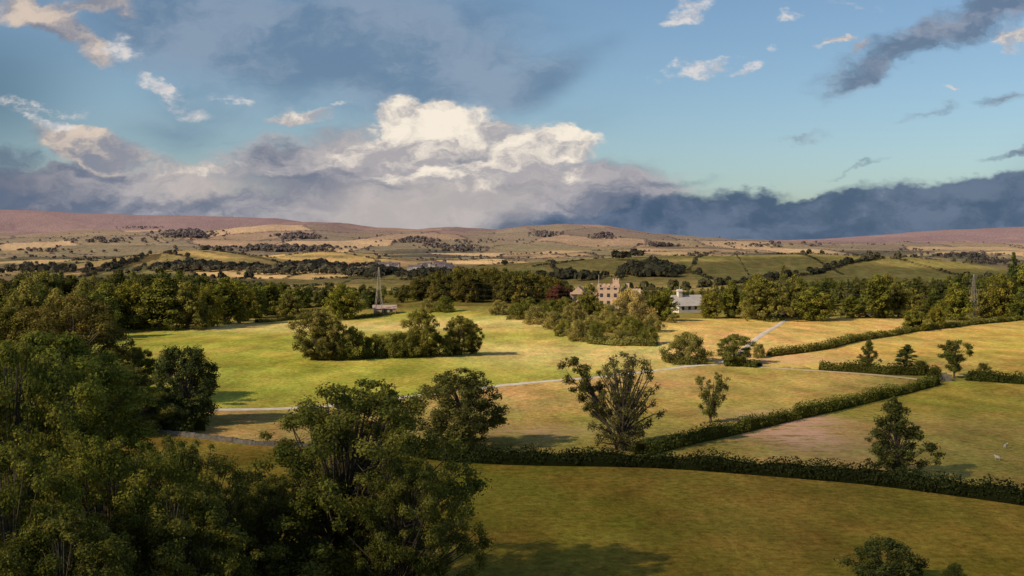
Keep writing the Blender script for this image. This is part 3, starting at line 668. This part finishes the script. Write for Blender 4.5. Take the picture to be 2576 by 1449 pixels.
def nz(vec,sc,det=6,rough=.58,stretch=(1,1.8,1),rot=0,offs=(0,0,0),color=False,lac=2.1):
    mp=nd(nt,'ShaderNodeMapping');mp.inputs['Location'].default_value=offs;mp.inputs['Rotation'].default_value=(0,0,rot);mp.inputs['Scale'].default_value=stretch
    nt.links.new(vec,mp.inputs[0]);n=nd(nt,'ShaderNodeTexNoise',noise_dimensions='2D');n.inputs['Scale'].default_value=sc;n.inputs['Detail'].default_value=det;n.inputs['Roughness'].default_value=rough;n.inputs['Lacunarity'].default_value=lac
    nt.links.new(mp.outputs[0],n.inputs['Vector']);return n.outputs[1] if color else n.outputs[0]
wv=vm('SCALE',vm('SUBTRACT',nz(P0,14,4,.6,color=True),(.5,.5,.5)),s=.04)
P=vm('ADD',P0,vm('MULTIPLY',wv,(1,1,0)))
def blobs(L,vec=None):
    acc=None
    for (px,py,rx,ry,rot,w) in L:
        mp=nd(nt,'ShaderNodeMapping',vector_type='TEXTURE');mp.inputs['Location'].default_value=((px-1288)/F,(610-py)/F,0)
        mp.inputs['Rotation'].default_value=(0,0,math.radians(rot));mp.inputs['Scale'].default_value=(rx/F,ry/F,1)
        nt.links.new(vec or P,mp.inputs[0]);gr=nd(nt,'ShaderNodeTexGradient',gradient_type='SPHERICAL');nt.links.new(mp.outputs[0],gr.inputs[0])
        t=mth('MULTIPLY',gr.outputs['Fac'],w)
        acc=t if acc is None else mth('ADD',acc,t)
    return acc
def ss(x,a,b,lo=0.,hi=1.):
    n=nd(nt,'ShaderNodeMapRange',interpolation_type='SMOOTHSTEP');nt.links.new(x,n.inputs[0])
    for i,q in enumerate((a,b,lo,hi)): n.inputs[i+1].default_value=q
    return n.outputs[0]
def dens(b,n,k):
    return mth('ADD',b,mth('MULTIPLY',mth('MULTIPLY',mth('SUBTRACT',n,.5),k),mth('MINIMUM',mth('MULTIPLY',b,2.2),1.)))
def lin(c): return tuple(((q/255+.055)/1.055)**2.4 if q>10 else q/3295 for q in c)
def rgb(c): return (*[q/STR for q in lin(c)],1)
def mixc(f,a,b):
    n=nd(nt,'ShaderNodeMix',data_type='RGBA');nt.links.new(f,n.inputs[0])
    for i,q in((6,a),(7,b)):
        if isinstance(q,tuple): n.inputs[i].default_value=q
        else: nt.links.new(q,n.inputs[i])
    return n.outputs[2]
tint=nd(nt,'ShaderNodeMix',data_type='RGBA',blend_type='MULTIPLY');tint.inputs[0].default_value=1;nt.links.new(sky.outputs[0],tint.inputs[6]);tint.inputs[7].default_value=(.84,.97,1.06,1)
col=tint.outputs[2]
n=nz(P,9,7,.6);nL=nz(vm('ADD',P,(-.006,.010,0)),9,7,.6);rel=mth('MULTIPLY',mth('SUBTRACT',n,nL),5.)
n2=nz(P,20,6,.62);n2L=nz(vm('ADD',P,(-.003,.006,0)),20,6,.62);rel2=mth('MULTIPLY',mth('SUBTRACT',n2,n2L),5.)
ns=nz(P0,5,6,.55,(1,2.6,1),rot=-.35,offs=(3,1,0))
# high grey-blue veil
veil=blobs([(620,90,720,240,-8,.9),(1000,150,640,210,8,.9),(1380,205,280,70,28,1.1),(1150,215,340,90,10,.7),(850,40,600,150,0,.6),(350,60,360,200,0,.5),(420,330,300,110,-10,.5),(1450,290,320,90,10,.4)],P0)
vd=ss(dens(veil,ns,1.5),.0,1.3,0,.78)
col=mixc(vd,col,mixc(ss(n,.35,.65),rgb((98,124,152)),rgb((138,154,174))))
# dark blue at far sides
sb=blobs([(-60,230,380,280,0,1.),(2700,560,300,300,0,.8)],P0);col=mixc(ss(sb,0.,1.,0,.55),col,rgb((50,84,112)))
# horizon haze cloud: mauve
hb=blobs([(650,520,800,150,0,1.1),(1250,500,560,170,0,1.3),(950,560,700,80,0,1.2),(200,500,520,120,0,1.),(1600,560,560,110,0,.9),(700,400,260,80,0,.5),(1000,390,420,110,0,.9),(-250,500,500,160,0,1.2),(1500,440,340,80,0,.7)])
hd=ss(dens(hb,n,1.4),.10,.85)
hc=mixc(ss(mth('ADD',rel,mth('MULTIPLY',mth('SUBTRACT',ns,.5),3.)),-.7,1.0),rgb((116,124,142)),rgb((176,172,176)))
lit=ss(blobs([(1000,540,460,110,0,1.2),(500,470,260,40,0,1.),(1250,440,300,100,0,.8),(480,440,150,60,0,.6),(900,380,260,90,0,.5)]),.0,1.,0,.7)
hc=mixc(lit,hc,rgb((200,190,184)))
hc=mixc(blobs([(-100,480,420,200,0,1.1)],P0),hc,rgb((90,102,124)))
col=mixc(hd,col,hc)
lb=blobs([(0,380,240,50,0,1.0),(60,430,300,40,0,.8),(100,500,460,46,-3,.7),(620,492,260,26,3,.8),(330,450,240,26,-8,.6),(1160,398,140,20,12,.9),(1010,480,180,22,0,.5),(560,360,160,22,5,.5),(1330,470,200,26,0,.5)])
ld=ss(dens(lb,n2,1.8),.15,1.0,0,.75)
# cumulus
cb=blobs([(1050,335,150,100,0,1.3),(1180,355,220,100,0,1.2),(1330,375,200,90,0,1.1),(1440,350,120,55,0,1.),(1010,300,85,65,0,1.),(760,292,120,30,5,.9),(1200,420,380,90,0,.9),(1130,300,70,60,0,.8),(950,400,260,80,0,.6),
          (190,365,170,60,-18,1.1),(330,400,200,55,-14,1.),(230,350,80,40,0,.6),(560,440,200,45,0,.7),
          (90,30,180,60,-8,1.1),(170,75,110,45,-20,.9),(260,20,140,40,0,.9),(240,130,80,50,-25,1.0),(2560,95,90,34,0,.8),(2110,100,60,16,10,.8),(2160,120,50,22,35,.7)])
nm=mth('MULTIPLY',mth('ADD',n,n2),.5)
cd=ss(dens(cb,nm,2.2),.14,.72,0,.96)
bright=blobs([(1070,300,260,90,0,1.),(1400,340,180,70,0,.8),(190,345,150,50,0,.6),(1180,380,260,80,0,.35),(100,40,200,80,0,.35)])
ck=ss(mth('ADD',mth('ADD',mth('MULTIPLY',rel2,.5),mth('MULTIPLY',rel,.45)),bright),-.3,1.05)
cc=mixc(ck,rgb((172,168,172)),rgb((250,238,220)))
left=ss(u,-.42,-.22);cc=mixc(left,mixc(ss(mth('ADD',mth('MULTIPLY',rel,.7),bright),-.4,.8),rgb((128,134,150)),rgb((216,198,182))),cc)
col=mixc(cd,col,cc)
col=mixc(ld,col,rgb((92,108,132)))
# right dark bank
rb=blobs([(2300,560,760,130,4,1.8),(2650,520,500,130,5,1.4),(1800,570,620,90,3,1.1),(1500,560,420,60,0,.6),(2000,600,800,60,0,1.0),(1700,470,300,30,6,.45)])
rd=ss(dens(rb,nm,1.3),.15,.75,0,.96)
rc=mixc(ss(mth('ADD',ns,mth('MULTIPLY',rel,.25)),.3,.7),rgb((70,92,118)),rgb((100,116,140)))
col=mixc(rd,col,rc)
# upper right dark streaks
ub=blobs([(2300,95,360,70,24,1.0),(2500,40,280,70,15,1.1),(2200,180,220,44,30,.8),(2340,285,100,18,8,.7),(2540,260,120,28,5,.8),(2560,370,120,15,12,1.),(2170,420,120,10,14,.7),(2010,345,100,14,5,.5)])
ud=ss(dens(ub,nz(P,13,6,.64,(1,2.2,1),rot=-.4,offs=(7,2,0)),1.9),.05,1.05,0,.82)
col=mixc(ud,col,mixc(ss(rel,-.5,.8),rgb((94,110,134)),rgb((146,150,164))))
# small white wisps
wb=blobs([(1735,30,80,50,35,1.),(1700,60,70,20,10,.7),(1990,20,36,18,0,.7),(1790,160,140,20,8,1.),(1740,190,120,22,10,.9),(1645,186,46,14,10,.9),(1880,178,60,14,18,.9),(1955,132,32,12,12,.7),
          (430,240,120,32,-28,1.),(390,215,60,26,-30,.8),(570,265,80,16,-14,.8),(100,265,170,18,-14,.9),(110,300,160,20,-22,.9),(2380,223,34,9,0,.7),(2140,8,100,14,0,.8),(870,270,40,9,0,.6),(300,130,120,50,0,.6)])
wdn=ss(dens(wb,nz(P0,30,6,.68,(1,2,1)),3.6),.1,1.2,0,.8)
col=mixc(wdn,col,mixc(ss(rel2,-.6,.5),rgb((188,190,198)),rgb((230,222,216))))
nt.links.new(col,bg.inputs[0])
# ---------------------------------------------------------------- camera
cam=bpy.data.cameras.new('camera');co=bpy.data.objects.new('camera',cam);scene.collection.objects.link(co);co.location=(0,0,EYE);co.rotation_euler=(math.pi/2,0,0)
cam.sensor_width=36;cam.lens=36*F/2576;cam.shift_y=-(724.5-610)/2576;cam.clip_end=60000;cam.clip_start=.5
scene.camera=co
scene.view_settings.view_transform='Standard';scene.view_settings.look='None';scene.view_settings.exposure=0
